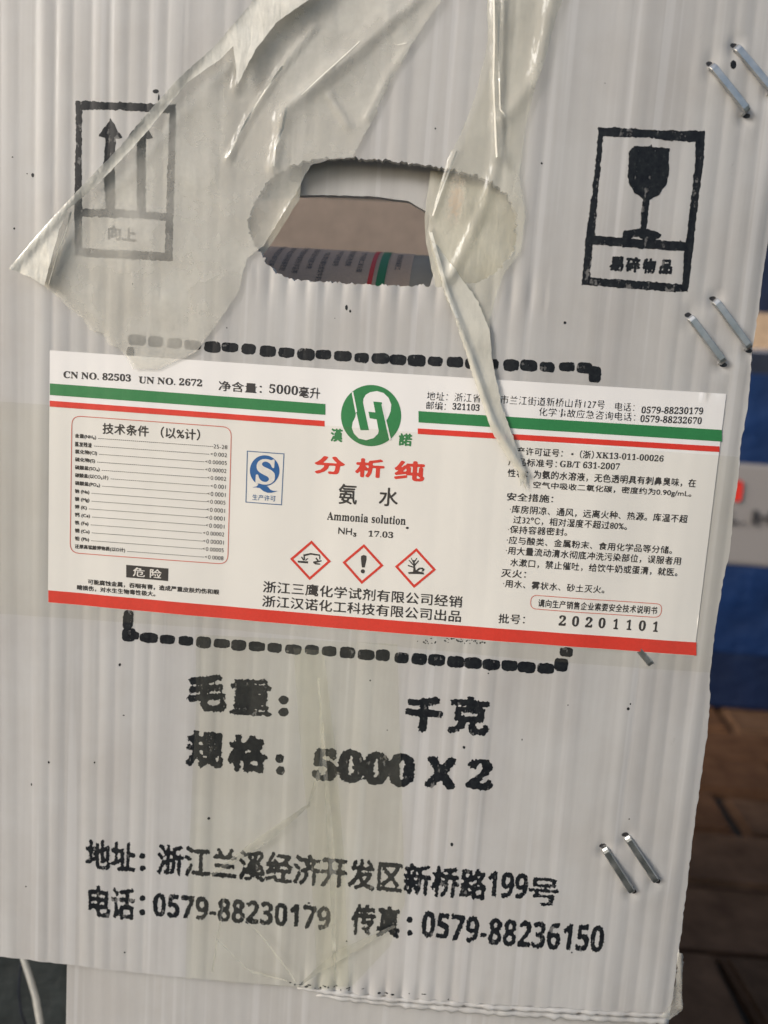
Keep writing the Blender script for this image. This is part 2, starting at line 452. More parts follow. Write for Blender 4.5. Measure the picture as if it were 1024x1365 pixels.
# ================================================================== THE SETTING
GZ = -0.40
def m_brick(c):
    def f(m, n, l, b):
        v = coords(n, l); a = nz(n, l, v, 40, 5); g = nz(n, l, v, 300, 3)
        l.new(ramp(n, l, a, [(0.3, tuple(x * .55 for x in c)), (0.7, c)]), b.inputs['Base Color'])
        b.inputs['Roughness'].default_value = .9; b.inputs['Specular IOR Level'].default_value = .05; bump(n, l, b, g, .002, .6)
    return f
BR = [mat('brown_paver_%s' % s, m_brick(c)) for s, c in (('red', (.15, .075, .040)), ('tan', (.18, .10, .058)), ('dark', (.12, .07, .042)))]  # shade on the paving is put into these darkened base colours
SOIL = flat('dark_grout', (.035, .04, .032), .9, .4, 60)
me = bpy.data.meshes.new('ground'); me.from_pydata([(-20, -20, GZ - .012), (20, -20, GZ - .012), (20, 20, GZ - .012), (-20, 20, GZ - .012)], [], [(0, 1, 2, 3)])
g = link('ground', me, SOIL); g['kind'] = 'structure'
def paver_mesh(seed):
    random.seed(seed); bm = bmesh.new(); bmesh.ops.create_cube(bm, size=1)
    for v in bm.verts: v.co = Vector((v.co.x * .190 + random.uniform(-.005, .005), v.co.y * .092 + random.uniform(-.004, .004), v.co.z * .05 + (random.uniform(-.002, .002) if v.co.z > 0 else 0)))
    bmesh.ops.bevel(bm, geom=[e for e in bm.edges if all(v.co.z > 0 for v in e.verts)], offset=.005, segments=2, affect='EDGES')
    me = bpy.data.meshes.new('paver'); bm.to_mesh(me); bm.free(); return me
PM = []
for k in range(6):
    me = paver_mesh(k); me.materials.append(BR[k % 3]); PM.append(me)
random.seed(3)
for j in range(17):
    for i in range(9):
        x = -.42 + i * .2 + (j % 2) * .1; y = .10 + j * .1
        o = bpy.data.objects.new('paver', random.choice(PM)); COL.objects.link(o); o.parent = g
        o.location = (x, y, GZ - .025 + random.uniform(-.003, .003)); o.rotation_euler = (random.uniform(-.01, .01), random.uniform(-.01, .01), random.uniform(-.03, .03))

# far things to the right, out of focus
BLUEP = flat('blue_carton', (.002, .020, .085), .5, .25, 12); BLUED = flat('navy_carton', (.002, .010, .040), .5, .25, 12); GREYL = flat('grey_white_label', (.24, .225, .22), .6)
ybc = 0.93
p_bl = at_y(880, 930, ybc); p_tp = at_y(1000, 512, ybc)
def bx_px(x0, y0, x1, y1, y, depth, name, m, parent=None, zlo=None):
    a = at_y(x0, y1, y); b = at_y(x1, y0, y)
    return box(name, (a.x, y, a.z if zlo is None else zlo), (b.x, y + depth, b.z), m, parent, .006)
c1 = empty('blue_carton', (.6, ybc + .15, GZ), 'blue carton with a grey white lettered strip, standing on the paving behind the box', 'carton')
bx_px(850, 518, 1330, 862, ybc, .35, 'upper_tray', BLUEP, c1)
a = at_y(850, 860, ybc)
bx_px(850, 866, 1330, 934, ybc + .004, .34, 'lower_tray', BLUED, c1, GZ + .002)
bx_px(862, 640, 1320, 744, ybc - .004, .012, 'label_strip', GREYL, c1)
def plain_text(body, pl, pr, h, y, m, parent, name='lettering'):
    V, Fc = glyphs(body, 0); x0 = min(v.x for v in V); x1 = max(v.x for v in V); y0 = min(v.y for v in V); y1 = max(v.y for v in V)
    A = at_y(*pl, y); B = at_y(*pr, y); H = (at_y(pl[0], pl[1] - h, y) - A).length
    me = bpy.data.meshes.new(name)
    me.from_pydata([tuple(A.lerp(B, (v.x - x0) / (x1 - x0)) + Vector((0, 0, (v.y - y0) / (y1 - y0) * H))) for v in V], [], Fc)
    return link(name, me, m, parent)
plain_text('\U0001D5DF.\U0001D5DB\U0001D5DD', (962, 702), (1046, 708), 25, ybc - .0115, BLK, c1)
bx_px(976, 640, 990, 668, ybc - .008, .004, 'red_mark', RED, c1)
TAN = flat('tan_cardboard', (.42, .30, .20), .8, .2, 60); DK = flat('dark_plastic', (.012, .016, .03), .5, .3, 20)
STEEL = flat('dull_steel', (.6, .6, .6), .3, .1, 300, Metallic=1.0)
t1 = bx_px(880, 430, 1250, 516, ybc + .05, .25, 'cardboard_tray', TAN); tag(t1, 'tan cardboard tray lying on top of the blue carton', 'tray')
d1 = bx_px(860, 482, 1240, 506, ybc + .03, .016, 'dark_strip', DK); tag(d1, 'dark flat bar lying along the front of the tan tray', 'bar')
r1 = at_y(1016, 468, ybc - .01)
tb = tube('metal_can', [(r1.x, ybc + .05, r1.z - .003), (r1.x + .12, ybc + .05, r1.z - .003)], .013, STEEL, None, 20); tag(tb, 'shiny round steel rod lying on the blue carton', 'rod')
tb.name = 'steel_rod'
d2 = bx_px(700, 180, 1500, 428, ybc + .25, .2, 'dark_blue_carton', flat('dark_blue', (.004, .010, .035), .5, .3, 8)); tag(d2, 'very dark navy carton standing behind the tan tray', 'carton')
d2.location.z = 0
bk = box('dark_shed_wall', (-3, 2.2, GZ - .01), (3, 2.3, 1.6), flat('dark_wall', (.03, .028, .026), .8, .4, 4)); tag(bk, 'dark shed wall far behind the box', 'wall')
# bottom left: dark crate with strap and wire
DG = flat('dark_grey_plastic', (.022, .028, .03), .5, .3, 40)
a = at_y(-60, 1265, .10); b = at_y(120, 1265, .10)
cr = box('dark_crate', (a.x - .2, .10, GZ + .002), (b.x + .002, .3, a.z + .02), DG, None, .004); tag(cr, 'dark grey plastic crate at lower left behind the white box', 'crate')
cr.hide_render = False

# ================================================================== THE BOX
IY = 0.0066                                            # depth of the body's front wall behind the handle panel
bxo = empty('corrugated_plastic_box', (0, .12, GZ), 'white corrugated plastic box with handle slot, black stamped lettering and staples', 'box')
RIGHT = [(1052, -70), (1046, 60), (1040, 200), (1024, 322), (1018, 359), (1011, 414), (1002, 472), (999, 520), (995, 553), (988, 591), (984, 638), (978, 680), (973, 735), (963, 780), (955, 830), (950, 871), (946, 901), (947, 931), (943, 976), (933, 1051), (925, 1106), (918, 1162), (911, 1222), (904, 1275), (897, 1327), (893, 1350)]
BOTTOM = [(852, 1349), (756, 1344), (692, 1340), (586, 1333), (480, 1325), (420, 1318), (400, 1315), (330, 1310), (250, 1303), (180, 1296), (95, 1286), (50, 1281), (0, 1275), (-70, 1268)]
HOLE = [(345, 262), (356, 243), (372, 230), (392, 219), (415, 212), (450, 210), (500, 212), (545, 217), (598, 225), (630, 232), (655, 243), (674, 258), (685, 275), (689, 295), (688, 318), (681, 340), (667, 358), (652, 370), (630, 378), (598, 382), (545, 381), (500, 380), (450, 377), (400, 373), (372, 367), (357, 354), (346, 337), (334, 318), (331, 298), (334, 280)]
STAPLES = [((948, 88), (993, 151)), ((981, 63), (1027, 124)), ((920, 423), (962, 483)), ((953, 401), (996, 464)), ((806, 1131), (841, 1185)), ((836, 1116), (873, 1171)), ((838, 850), (868, 886)), ((814, 862), (838, 903))]
STAPLES = STAPLES[:7]
for a, b in STAPLES[:6]:
    for q, k in ((a, 1), (b, 1)):
        p = uv(*q); DIMPLES.append((p.x, p.y, .0026, -.0014)); DIMPLES.append((p.x + .001, p.y - .001, .006, .0005))
outline = uvs([(-110, -75)]) + uvs(RIGHT) + uvs(BOTTOM) + uvs([(-115, 1262)])
outline = densify(outline, .0016, .00035, 2)
hole = densify(uvs(HOLE), .0006, .0011, 4)
# flutes flare toward the cut edges of the slot
hc = [uv(*p) for p in HOLE]
zb = min(p.y for p in hc)
_hp = h_panel
_q = uv(400, 1316); ubl, zbl = _q.x, _q.y
def h_front(u, v):
    h = _hp(u, v)
    kb = (v - (zbl + (u - ubl) * -.085)) / .007
    if u > ubl and kb < 3: h += math.exp(-kb * kb) * (.0013 * abs(math.sin(math.pi * u / PITCH)) - .0006)
    if -.05 < u < .05:
        k = math.exp(-((v - zb) / .006) ** 2)
        h += k * (.0005 * abs(math.sin(math.pi * u / PITCH)) - .0006)
    return h
front = sheet('front_panel', outline, [hole], PITCH / 8, .0042, h_front, PP, bxo, thick=.0024)
h_frel = h_front; h_front = surf(front, h_frel)
# ---- body behind the handle panel
def wall_xz(px0, px1, zt, y):
    a = at_y(px0, 1300, y).x; b = at_y(px1, 1300, y).x; return a, b
bl, br = wall_xz(90, 893, 0, IY)
TOPZ = .165
ih = [(318, 300), (326, 278), (345, 266), (380, 261), (430, 260), (500, 262), (545, 268), (570, 283), (583, 305), (585, 325), (583, 350), (572, 385), (550, 402), (500, 410), (420, 408), (360, 400), (330, 375), (318, 340)]
ihu = [Vector((at_y(px, py, IY).x, at_y(px, py, IY).z)) for px, py in ih]
ow = [(bl, GZ + .003), (br, GZ + .003), (br, TOPZ), (bl, TOPZ)]
def h_inner(u, v): return bigform(min(u, .13), v) - IY + .0006 * noise.noise(Vector((u * 14, v * 6, 9))) - .00012 * abs(math.sin(math.pi * u / PITCH)) ** .5
inner = sheet('inner_wall', densify(ow, .006), [densify(ihu, .0015, .0002, 3)], PITCH / 4, .008, h_inner, PPIN, bxo, thick=.003)
inner.data.materials.clear(); inner.data.materials.append(PP)
box('side_wall', (bl + .0002, IY + .005, GZ + .003), (bl + .0032, .25, TOPZ - .045), PP, bxo)
box('side_wall', (br - .0032, IY + .018, GZ + .003), (br - .0002, .25, TOPZ - .045), PP, bxo)
def thin(m, k):
    n, l = m.node_tree.nodes, m.node_tree.links; b = n['Principled BSDF']; tr = n.new('ShaderNodeBsdfTranslucent')
    l.new(b.inputs['Base Color'].links[0].from_socket, tr.inputs[0]); ms = n.new('ShaderNodeMixShader'); ms.inputs[0].default_value = k
    l.new(b.outputs[0], ms.inputs[1]); l.new(tr.outputs[0], ms.inputs[2]); l.new(ms.outputs[0], n['Material Output'].inputs[0]); return m
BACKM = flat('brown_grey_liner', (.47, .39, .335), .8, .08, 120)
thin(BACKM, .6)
box('back_wall', (bl + .004, .246, GZ + .003), (br - .004, .248, TOPZ), BACKM, bxo)
box('base', (bl + .004, IY + .02, GZ + .003), (br - .004, .245, GZ + .007), PP, bxo)
# folded top edge joining the handle panel with the body
pa = uv(-100, -75); zt = pa.y
# double welded lip under the panel's lower right edge
def strip_px(name, line, wpx, y, m, parent, thick, jag=.0002, seed=1):
    up = [uv(*p) for p in line]; dn = [uv(p[0], p[1] + (wpx[i] if isinstance(wpx, list) else wpx)) for i, p in enumerate(line)]
    P = densify(up + dn[::-1], .0012, jag, seed)
    return sheet(name, P, [], .0012, .0012, lambda u, v: bigform(u, v) - y + .0003 * noise.noise(Vector((u * 160, v * 160, seed))), m, parent, thick)
lip_line = [(395, 1312), (480, 1323), (586, 1331), (692, 1339), (756, 1342), (852, 1347), (893, 1347)]
def lip_tube(line, dy, y, r0, seed):
    P = densify([uv(p[0], p[1] + dy) for p in line], .0022, .00035, seed, close=False); rr = []
    bm = bmesh.new(); rings = []
    for i, p in enumerate(P):
        t = (P[min(i + 1, len(P) - 1)] - P[max(0, i - 1)]).normalized(); nn = Vector((-t.y, t.x)); k = r0 * (1 + .5 * noise.noise(Vector((p.x * 350, seed, 1))) + .25 * math.sin(p.x * 2 * math.pi / PITCH)) * min(1, .35 + i * .12)
        yy = y - bigform(p.x, p.y) + .0006 * noise.noise(Vector((p.x * 120, seed, 4)))
        rings.append([bm.verts.new((p.x + nn.x * k * math.sin(q * math.pi / 4), yy - .9 * k * math.cos(q * math.pi / 4), p.y + nn.y * k * math.sin(q * math.pi / 4))) for q in range(8)])
    for i in range(len(rings) - 1):
        for q in range(8): bm.faces.new((rings[i][q], rings[i][(q + 1) % 8], rings[i + 1][(q + 1) % 8], rings[i + 1][q]))
    bm.faces.new(rings[0]); bm.faces.new(rings[-1]); bmesh.ops.recalc_face_normals(bm, faces=bm.faces)
    me = bpy.data.meshes.new('welded_lip'); bm.to_mesh(me); bm.free(); return link('welded_lip', me, PP, bxo, True)
lip_tube(lip_line, 7.5, .0012, .0012, 3); lip_tube([(420, 1318), (586, 1334), (692, 1342), (756, 1345), (852, 1351), (893, 1352)], 16, .0030, .0014, 8)

# ---- printing on the front panel
eI = .00005
B = .00030
def ptext(body, p0, p1, h, off=.03, rag=B, ragf=800): return text(body, p0, p1, h, INK, front, h_front, eI, off * 1.05, .01, 'stamped_lettering', 56, False, seed=int(p0[0]))
ptext('毛', (248, 948), (302, 952), 52, .052); ptext('重', (305, 953), (362, 957), 52, .030)
ptext('千', (537, 975), (589, 979), 50, .065); ptext('克', (596, 978), (652, 982), 52, .045)
ptext('规', (246, 1023), (297, 1027), 51, .045); ptext('格', (303, 1029), (356, 1033), 52, .05)
ptext(serif('5000'), (415, 1041), (552, 1051), 47, .04); ptext('X', (566, 1050), (608, 1054), 45, .075); ptext(serif('2'), (620, 1052), (657, 1055), 42, .03)
def dot(cx, cy, rx, ry, n=14): return [(cx + rx * math.cos(k * 2 * math.pi / n), cy + ry * math.sin(k * 2 * math.pi / n)) for k in range(n)]
for P_ in [dot(378, 933, 7, 6), dot(378, 949, 7, 6), dot(373, 1011, 6, 6), dot(374, 1027, 6, 6), dot(190, 1141, 4, 4), dot(190, 1157, 4, 4), dot(190, 1197, 4, 4), dot(190, 1216, 4, 4), dot(546, 1226, 4, 4), dot(546, 1244, 4, 4)]: polys('stamped_dot', [P_], INK, front, h_front, eI, rag=B)
ptext('地址', (114, 1158), (181, 1164), 42, .030, .0002); ptext('浙江兰溪经济开发区新桥路', (209, 1166), (647, 1201), 43, .030, .0002)
ptext(sansb('199'), (648, 1196), (702, 1200), 37, .012, .0002); ptext('号', (702, 1207), (743, 1210), 40, .018, .0002)
ptext('电话', (117, 1221), (180, 1227), 43, .030, .0002); ptext(sansb('0579-88230179'), (203, 1222), (440, 1241), 34, .012, .0002)
ptext('传真', (467, 1246), (532, 1252), 43, .030, .0002); ptext(sansb('0579-88236150'), (560, 1250), (804, 1271), 38, .012, .0002)
# dashed border
D = []
def dash(cx, cy, w_=22, h_=15, ang=.07):
    P = []
    for k in range(16):
        t = k * 2 * math.pi / 16; c, s = math.cos(t), math.sin(t)
        x = math.copysign(abs(c) ** .6, c) * w_ / 2; y = math.copysign(abs(s) ** .6, s) * h_ / 2
        P.append((cx + x - ang * y, cy + y + ang * x))
    D.append(P)
random.seed(11)
n_ = 25
for i in range(n_):
    t = i / (n_ - 1); dash(183 + t * (780 - 183) + random.uniform(-1, 1), 453 + t * 37 + 5 * math.sin(t * 3.1) + random.uniform(-.8, .8), random.uniform(19.5, 24.5), random.uniform(12.5, 17))
dash(793, 499, 17, 22); dash(174, 470, 10, 16)
n_ = 23
for i in range(n_):
    t = i / (n_ - 1); dash(199 + t * (727 - 199) + random.uniform(-1, 1), 850 + t * 41 + random.uniform(-.8, .8), random.uniform(19, 24.5), random.uniform(12, 16))
dash(748, 886, 19, 18); dash(755, 869, 18, 13); dash(171, 826, 14, 26); dash(172, 846, 18, 18); dash(177, 847, 18, 11)
for P_ in D: polys('stamped_dash', [P_], INK, front, h_front, eI, rag=.0002)
# fragile symbol
Z = lambda P: [(770 + x / 5.689, 160 + y / 5.689) for x, y in P]
polys('stamped_fragile_symbol', [Z([(155, 55), (560, 75), (965, 84), (955, 300), (905, 700), (850, 1200), (833, 1303), (700, 1300), (400, 1280), (32, 1250), (60, 900), (110, 560), (145, 250)])],
      INK, front, h_front, eI, rag=.0003, holes={0: [Z([(193, 125), (440, 133), (540, 133), (640, 152), (893, 168), (893, 300), (860, 600), (822, 925), (500, 905), (132, 878), (150, 600), (180, 300)]), Z([(116, 945), (400, 965), (808, 997), (800, 1150), (790, 1248), (480, 1220), (95, 1196)])]})
polys('stamped_glass', [Z([(425, 198), (560, 200), (697, 213), (692, 400), (668, 500), (610, 575), (548, 605), (535, 700), (523, 826), (560, 836), (635, 860), (630, 890), (590, 912), (500, 905), (460, 882), (415, 890), (400, 905), (340, 893), (345, 840), (420, 828), (478, 822), (480, 700), (496, 598), (430, 550), (392, 480), (380, 420), (388, 250)])], INK, front, h_front, eI * 1.5, rag=.0003)
for ch, x0, x1 in (('易', 238, 345), ('碎', 358, 470), ('物', 487, 590), ('品', 610, 715)):
    ptext(ch, Z([(x0, 1148 + (x0 - 238) * .06)])[0], Z([(x1, 1152 + (x0 - 238) * .06)])[0], 21, .055, .00022)
# this way up symbol
Q = lambda P: [(90 + x / 5.4625, 110 + y / 5.4625) for x, y in P]
polys('stamped_upright_symbol', [Q([(60, 133), (400, 146), (790, 162), (785, 500), (775, 900), (765, 1300), (400, 1285), (55, 1262), (50, 900), (56, 600), (64, 400)])],
      INK, front, h_front, eI, rag=.0003, holes={0: [Q([(108, 198), (430, 205), (745, 222), (735, 500), (718, 950), (400, 925), (108, 920), (104, 500)]), Q([(106, 978), (400, 985), (715, 1005), (710, 1238), (400, 1222), (106, 1205)])]})
polys('stamped_arrow', [Q([(315, 262), (400, 405), (372, 415), (356, 412), (345, 600), (350, 930), (280, 930), (262, 600), (280, 405), (228, 392)]), Q([(545, 270), (625, 405), (590, 415), (572, 412), (568, 600), (570, 940), (508, 940), (504, 600), (510, 410), (445, 392)])], INK, front, h_front, eI, rag=.0003)
ptext('向上', Q([(290, 1145)])[0], Q([(505, 1168)])[0], 20, .045, .00022)
random.seed(21)
sp = []
for _ in range(46):
    x, y = random.uniform(10, 930), random.choice((random.uniform(10, 440), random.uniform(880, 1300))); r = random.choice((.9, 1.1, 1.4, 2.0))
    if not (320 < x < 700 and 200 < y < 390): sp.append(dot(x, y, r, r * random.uniform(.6, 1.6), 7))
sp += [dot(208, 122, 4.5, 3, 9), dot(212, 133, 1.2, 8, 8), dot(462, 410, 2, 4, 7), dot(467, 415, 1.5, 2, 7), dot(977, 87, 4, 6, 9)]
for _ in range(26):
    x = random.choice((random.gauss(425, 18), random.uniform(400, 640))); sp.append(dot(x, 1313 + (x - 395) * .088 + random.uniform(-4, 1.5), random.uniform(.8, 3), random.uniform(.5, 1.3), 7))
for _ in range(40): sp.append(dot(random.uniform(555, 650), random.uniform(851, 858), random.uniform(.6, 1.8), random.uniform(.5, 1.4), 6))
polys('ink_specks', sp, INK, front, h_front, eI, rag=.0001)['kind'] = 'stuff'

# ================================================================== THE LABEL
LC = [(67, 467), (968, 525), (925, 874), (64.5, 803)]
lab = empty('product_label', (uv(500, 660).x, -.0003, uv(500, 660).y), 'white paper label with green and red stripes stuck across the box front', 'label')
LE = .00016
def edge(p, q, n, bow=0): return [(p[0] + (q[0] - p[0]) * i / n, p[1] + (q[1] - p[1]) * i / n + bow * math.sin(math.pi * i / n)) for i in range(n)]
lo = uvs(edge(LC[0], LC[1], 12, 1) + edge(LC[1], LC[2], 4) + edge(LC[2], LC[3], 12, 3) + edge(LC[3], LC[0], 4))
h_lab = lambda u, v: h_label(u, v) + LE
pap = sheet('paper', densify(lo, .004), [], .0012, .004, h_lab, PAPER, lab)
h_lab = surf(pap, h_lab)
e1, e2 = .00007, .00011
def lp(name, P, m, e=e1, holes=None): return polys(name, P, m, lab, h_lab, e, .0014, 0, holes)
def band(a, b, ta, tb, n=10, bow=0): return edge(a, b, n, bow) + [b] + edge((b[0], b[1] + tb), (a[0], a[1] + ta), n, -0 + bow) + [(a[0], a[1] + ta)]
lp('green_stripe', [band((67.2, 511), (434, 538.5), 15.5, 14.5)], GREEN); lp('green_stripe', [band((558, 548), (962, 573), 15, 15.5)], GREEN)
lp('red_stripe', [band((67, 534), (433, 561), 8, 7.5)], RED); lp('red_stripe', [band((557, 571), (958.8, 595), 7.5, 7.5)], RED)
lp('red_band', [band((65, 786.5), (928, 856), 16, 17.5, 12, 3)], RED)
def T(body, p0, p1, h, m=BLK, off=.004, e=e1, parent=None, res=1): return text(body, p0, p1, h, m, parent or lab, h_lab, e, (.004, .020) if off < 0 else ((.018, .024) if off == 0 else off + .006), 0, 'printed_text', (34 if off <= 0 else 24) if h < 12.4 else (30 if h < 17 else 48))
T(serif('CN NO. 82503'), (85, 504), (175, 509), 10, off=0); T(serif('UN NO. 2672'), (185.5, 511), (270, 515.5), 10, off=0)
T('净含量：', (292, 521), (349, 525), 13.5, off=.012); T(serif('5000'), (359, 524), (397, 527), 12.5, off=-.018); T('毫升', (398, 530), (427, 532), 15, off=.008)
# table
def rrect(c, r, n=5):
    out = []
    for i in range(4):
        a, b, d = Vector(c[i - 1]), Vector(c[i]), Vector(c[(i + 1) % 4]); e_ = (a - b).normalized() * r; f2 = (d - b).normalized() * r
        for k in range(n + 1):
            t = k / n; out.append(tuple((b + e_) * (1 - t) ** 2 + b * 2 * t * (1 - t) + (b + f2) * t ** 2))
    return out
def outline_shape(name, P, t, m, e=e1):
    o_, i_ = frame_px(P, t); return lp(name, [o_], m, e, {0: [i_]})
tb = outline_shape('table_frame', rrect([(96, 553.5), (309.5, 569), (304.5, 752.5), (93.5, 737)], 13), 1.1, PINK)
T('技术条件 （以%计）', (137, 578), (267, 587), 14.5, off=.018)
LN = ['含量(NH₃)', '蒸发残渣', '氯化物(Cl)', '硫化物(S)', '硫酸盐(SO₄)', '碳酸盐(以CO₂计)', '磷酸盐(PO₄)', '钠 (Na)', '镁 (Mg)', '钾 (K)', '钙 (Ca)', '铁 (Fe)', '铜 (Cu)', '铅 (Pb)', '还原高锰酸钾物质(以O计)']
LW = [165, 140, 170, 158, 185, 235, 187, 127, 127, 112, 130, 122, 128, 125, 330]
VN = ['25-28', '≤0.002', '≤0.00005', '≤0.00002', '≤0.0002', '≤0.001', '≤0.0001', '≤0.0005', '≤0.0001', '≤0.0001', '≤0.0001', '≤0.00002', '≤0.00001', '≤0.00005', '≤0.0008']
VX = [833, 815, 785, 785, 797, 815, 797, 795, 793, 790, 788, 773, 773, 770, 783]
tbm = bmesh.new(); lines = []
for i in range(15):
    yl = 584.5 + i * 10.52; xr = 303.3 - i * .37; yr = 599 + i * 10.56; sl = (yr - yl) / (xr - 100)
    x1 = 90 + LW[i] / 4.267; xv = 90 + VX[i] / 4.267; Y_ = lambda x: yl + (x - 100) * sl
    text(LN[i], (100.5, yl), (x1, Y_(x1)), 6.6, BLK, lab, h_lab, e1, .035, 0, 'table_text', 20)
    text(VN[i], (xv, Y_(xv)), (xr, yr), 5.5, BLK, lab, h_lab, e1, .016, 0, 'table_text', 20)
    x = x1 + 3
    while x < xv - 1.5:
        lines.append([(x, Y_(x) - 2.8), (x + 2.1, Y_(x + 2.1) - 2.8), (x + 2.1, Y_(x) - 2.05), (x, Y_(x) - 2.05)]); x += 2.7
lp('table_leader_dashes', lines, BLK)['kind'] = 'stuff'
lp('warning_block', [[(168.8, 752.6), (225, 757.6), (224.5, 774.3), (168.8, 769.3)]], BLK)
T('危 险', (178, 768), (215.5, 771.5), 12.5, WPR, .012, e2)
T('可能腐蚀金属，吞咽有害，造成严重皮肤灼伤和眼', (117.5, 778.5), (292.4, 792.5), 6.8, off=.03); T('睛损伤，对水生生物毒性极大。', (103, 786), (207.5, 795), 6.8, off=.03)
# QS mark
W = lambda P: [(320 + x / 14.63, 590 + y / 14.63) for x, y in P]
outline_shape('permit_frame', W([(140, 155), (870, 210), (820, 1220), (110, 1165)]), 1.2, BLUEL)
lp('permit_disc', [W([(485 + 288 * math.cos(k * math.pi / 20), 545 + 300 * math.sin(k * math.pi / 20)) for k in range(40)])], BLUE)
lp('permit_tail', [W([(245, 872), (330, 850), (380, 800), (540, 850), (590, 910), (650, 938), (740, 940), (620, 975), (540, 975), (460, 945), (390, 885), (320, 872)])], BLUE, e1 * 1.3)
T(serif('S'), (340.5, 645.5), (366, 646.5), 34, WPR, .0, e2, res=4)
T('生产许可', (336.5, 666.5), (367.5, 668.5), 8, BLUEL, .012)
# round logo
G = lambda P: [(380 + x / 4.267, 500 + y / 4.267) for x, y in P]
lp('logo_disc', [G([(490 + 171 * math.cos(k * math.pi / 32), 230 + 174 * math.sin(k * math.pi / 32)) for k in range(64)])], GREEN)
lp('logo_letter_ground', [G([(444, 165), (447, 135), (460, 112), (485, 97), (525, 91), (562, 102), (590, 130), (605, 168), (602, 205), (588, 240), (576, 262), (566, 235), (550, 200), (540, 240), (537, 300), (530, 333), (505, 358), (462, 370), (420, 360), (393, 332), (381, 300), (386, 268), (400, 240), (407, 205)])], PAPER, e2)
lp('logo_letter', [G([(387, 95), (437, 95), (446, 165), (478, 313), (430, 313), (405, 205)]), G([(503, 150), (551, 155), (598, 365), (545, 380)]), G([(475, 208), (518, 213), (524, 252), (483, 245)])], GREEN, e2 * 1.4)
lp('logo_line', [G([(380, 98), (389, 96), (411, 208), (402, 214)]), G([(549, 165), (555, 167), (604, 368), (594, 370)])], PAPER, e2 * 1.8)
T('漢', (440.5, 588.5), (456.5, 589.5), 18, GREEN, .03); T('諾', (531, 594), (549, 595), 17, GREEN, .03)
T('分', (418.7, 631), (459.5, 633.5), 24, RED, .035, res=3); T('析', (473, 635.5), (512, 637.5), 25.5, RED, .03, res=3); T('纯', (525, 640), (565.5, 642), 26.5, RED, .03, res=3)
T('氨', (451, 671.5), (475.5, 673), 27, BLK, .008, res=3); T('水', (505, 674), (530, 675.5), 25, BLK, .01, res=3)
T(serif('Ammonia solution'), (436, 693), (540.5, 700), 11.5, off=-.004); T('NH₃', (450.6, 713.5), (475, 715.5), 11, off=.0); T(serif('17.03'), (491, 715), (524, 717.3), 8.3, off=-.015)
lp('printed_dot', [dot(543, 703.5, 2.2, 1.6, 8)], BLK)
# hazard pictograms
H_ = lambda P: [(380 + x / 3.938, 680 + y / 3.938) for x, y in P]
for dm in ([(140, 158), (242, 268), (130, 367), (27, 255)], [(415, 177), (518, 290), (403, 387), (302, 273)], [(690, 198), (793, 312), (677, 408), (577, 295)]):
    outline_shape('hazard_diamond', H_(dm), 3.2, RED)
lp('corrosion_symbol', [H_([(68, 264), (122, 268), (121, 279), (68, 274)]), H_([(96, 232), (135, 224), (184, 232), (185, 240), (135, 233), (99, 242)]), H_([(98, 240), (105, 240), (106, 262), (99, 262)]), H_([(84, 245), (90, 243), (104, 262), (96, 264)]), H_([(118, 250), (123, 252), (110, 265), (106, 262)]),
    H_([(180, 238), (186, 240), (186, 258), (180, 258)]), H_([(160, 252), (166, 248), (178, 262), (170, 266)]), H_([(150, 268), (192, 262), (193, 268), (165, 276), (186, 280), (184, 286), (160, 284), (148, 276)])], BLK)
lp('exclamation_symbol', [H_([(400, 240), (412, 234), (427, 238), (429, 255), (419, 300), (404, 300), (399, 255)]), H_(dot(409, 320, 11, 11))], BLK)
lp('environment_symbol', [H_([(672, 262), (680, 262), (684, 300), (690, 330), (672, 328), (674, 300)]), H_([(648, 262), (653, 260), (676, 285), (674, 292)]), H_([(660, 250), (664, 250), (678, 275), (674, 280)]), H_([(700, 262), (704, 266), (684, 290), (680, 284)]), H_([(690, 250), (694, 252), (682, 272), (678, 268)]), H_([(646, 286), (676, 296), (676, 302), (645, 293)]),
    H_([(645, 325), (700, 320), (728, 326), (730, 337), (690, 334), (650, 334)]), H_([(684, 318), (702, 302), (722, 300), (733, 308), (728, 320), (715, 322), (722, 312), (712, 308), (700, 316), (692, 326)])], BLK)
T('浙江三鹰化学试剂有限公司经销', (351, 789.5), (615.7, 810), 15.5, off=.010); T('浙江汉诺化工科技有限公司出品', (350, 808.5), (614, 829.5), 15.5, off=.010)
T('地址：浙江省兰溪市兰江街道新桥山背127号', (569, 533.5), (805, 546), 12, off=.006); T('电话：', (819, 547), (845, 548.5), 11, off=.006); T(serif('0579-88230179'), (854.5, 551), (936.5, 552.5), 9.3, off=-.02)
T('邮编：', (568, 545.5), (594, 547), 11, off=.006); T(serif('321103'), (603, 546), (639, 548), 9, off=-.018)
T('化学事故应急咨询电话：', (718, 554.5), (846, 562), 11.5, off=.006); T(serif('0579-88232670'), (853, 562.5), (934.5, 565.5), 9.3, off=-.02)
T('生产许可证号： •（浙）', (677.5, 606), (791, 612), 11, off=.014); T(serif('XK13-011-00026'), (794, 610.5), (884, 615.5), 8.5, off=-.015)
T('产品标准号：', (677.5, 620.5), (742, 624), 11, off=.014); T(serif('GB/T 631-2007'), (746, 622.5), (825.6, 626.5), 9, off=-.018)
for b_, p0, p1 in [('性状：', (676, 635.5), (703, 637)), ('为氨的水溶液，无色透明具有刺鼻臭味，在', (711, 637.5), (927, 649.5)), ('空气中吸收二氧化碳，密度约为0.90g/mL。', (710, 652), (921, 664)), ('安全措施：', (675, 667), (737, 670.5))]:
    T(b_, p0, p1, 11, off=.014)
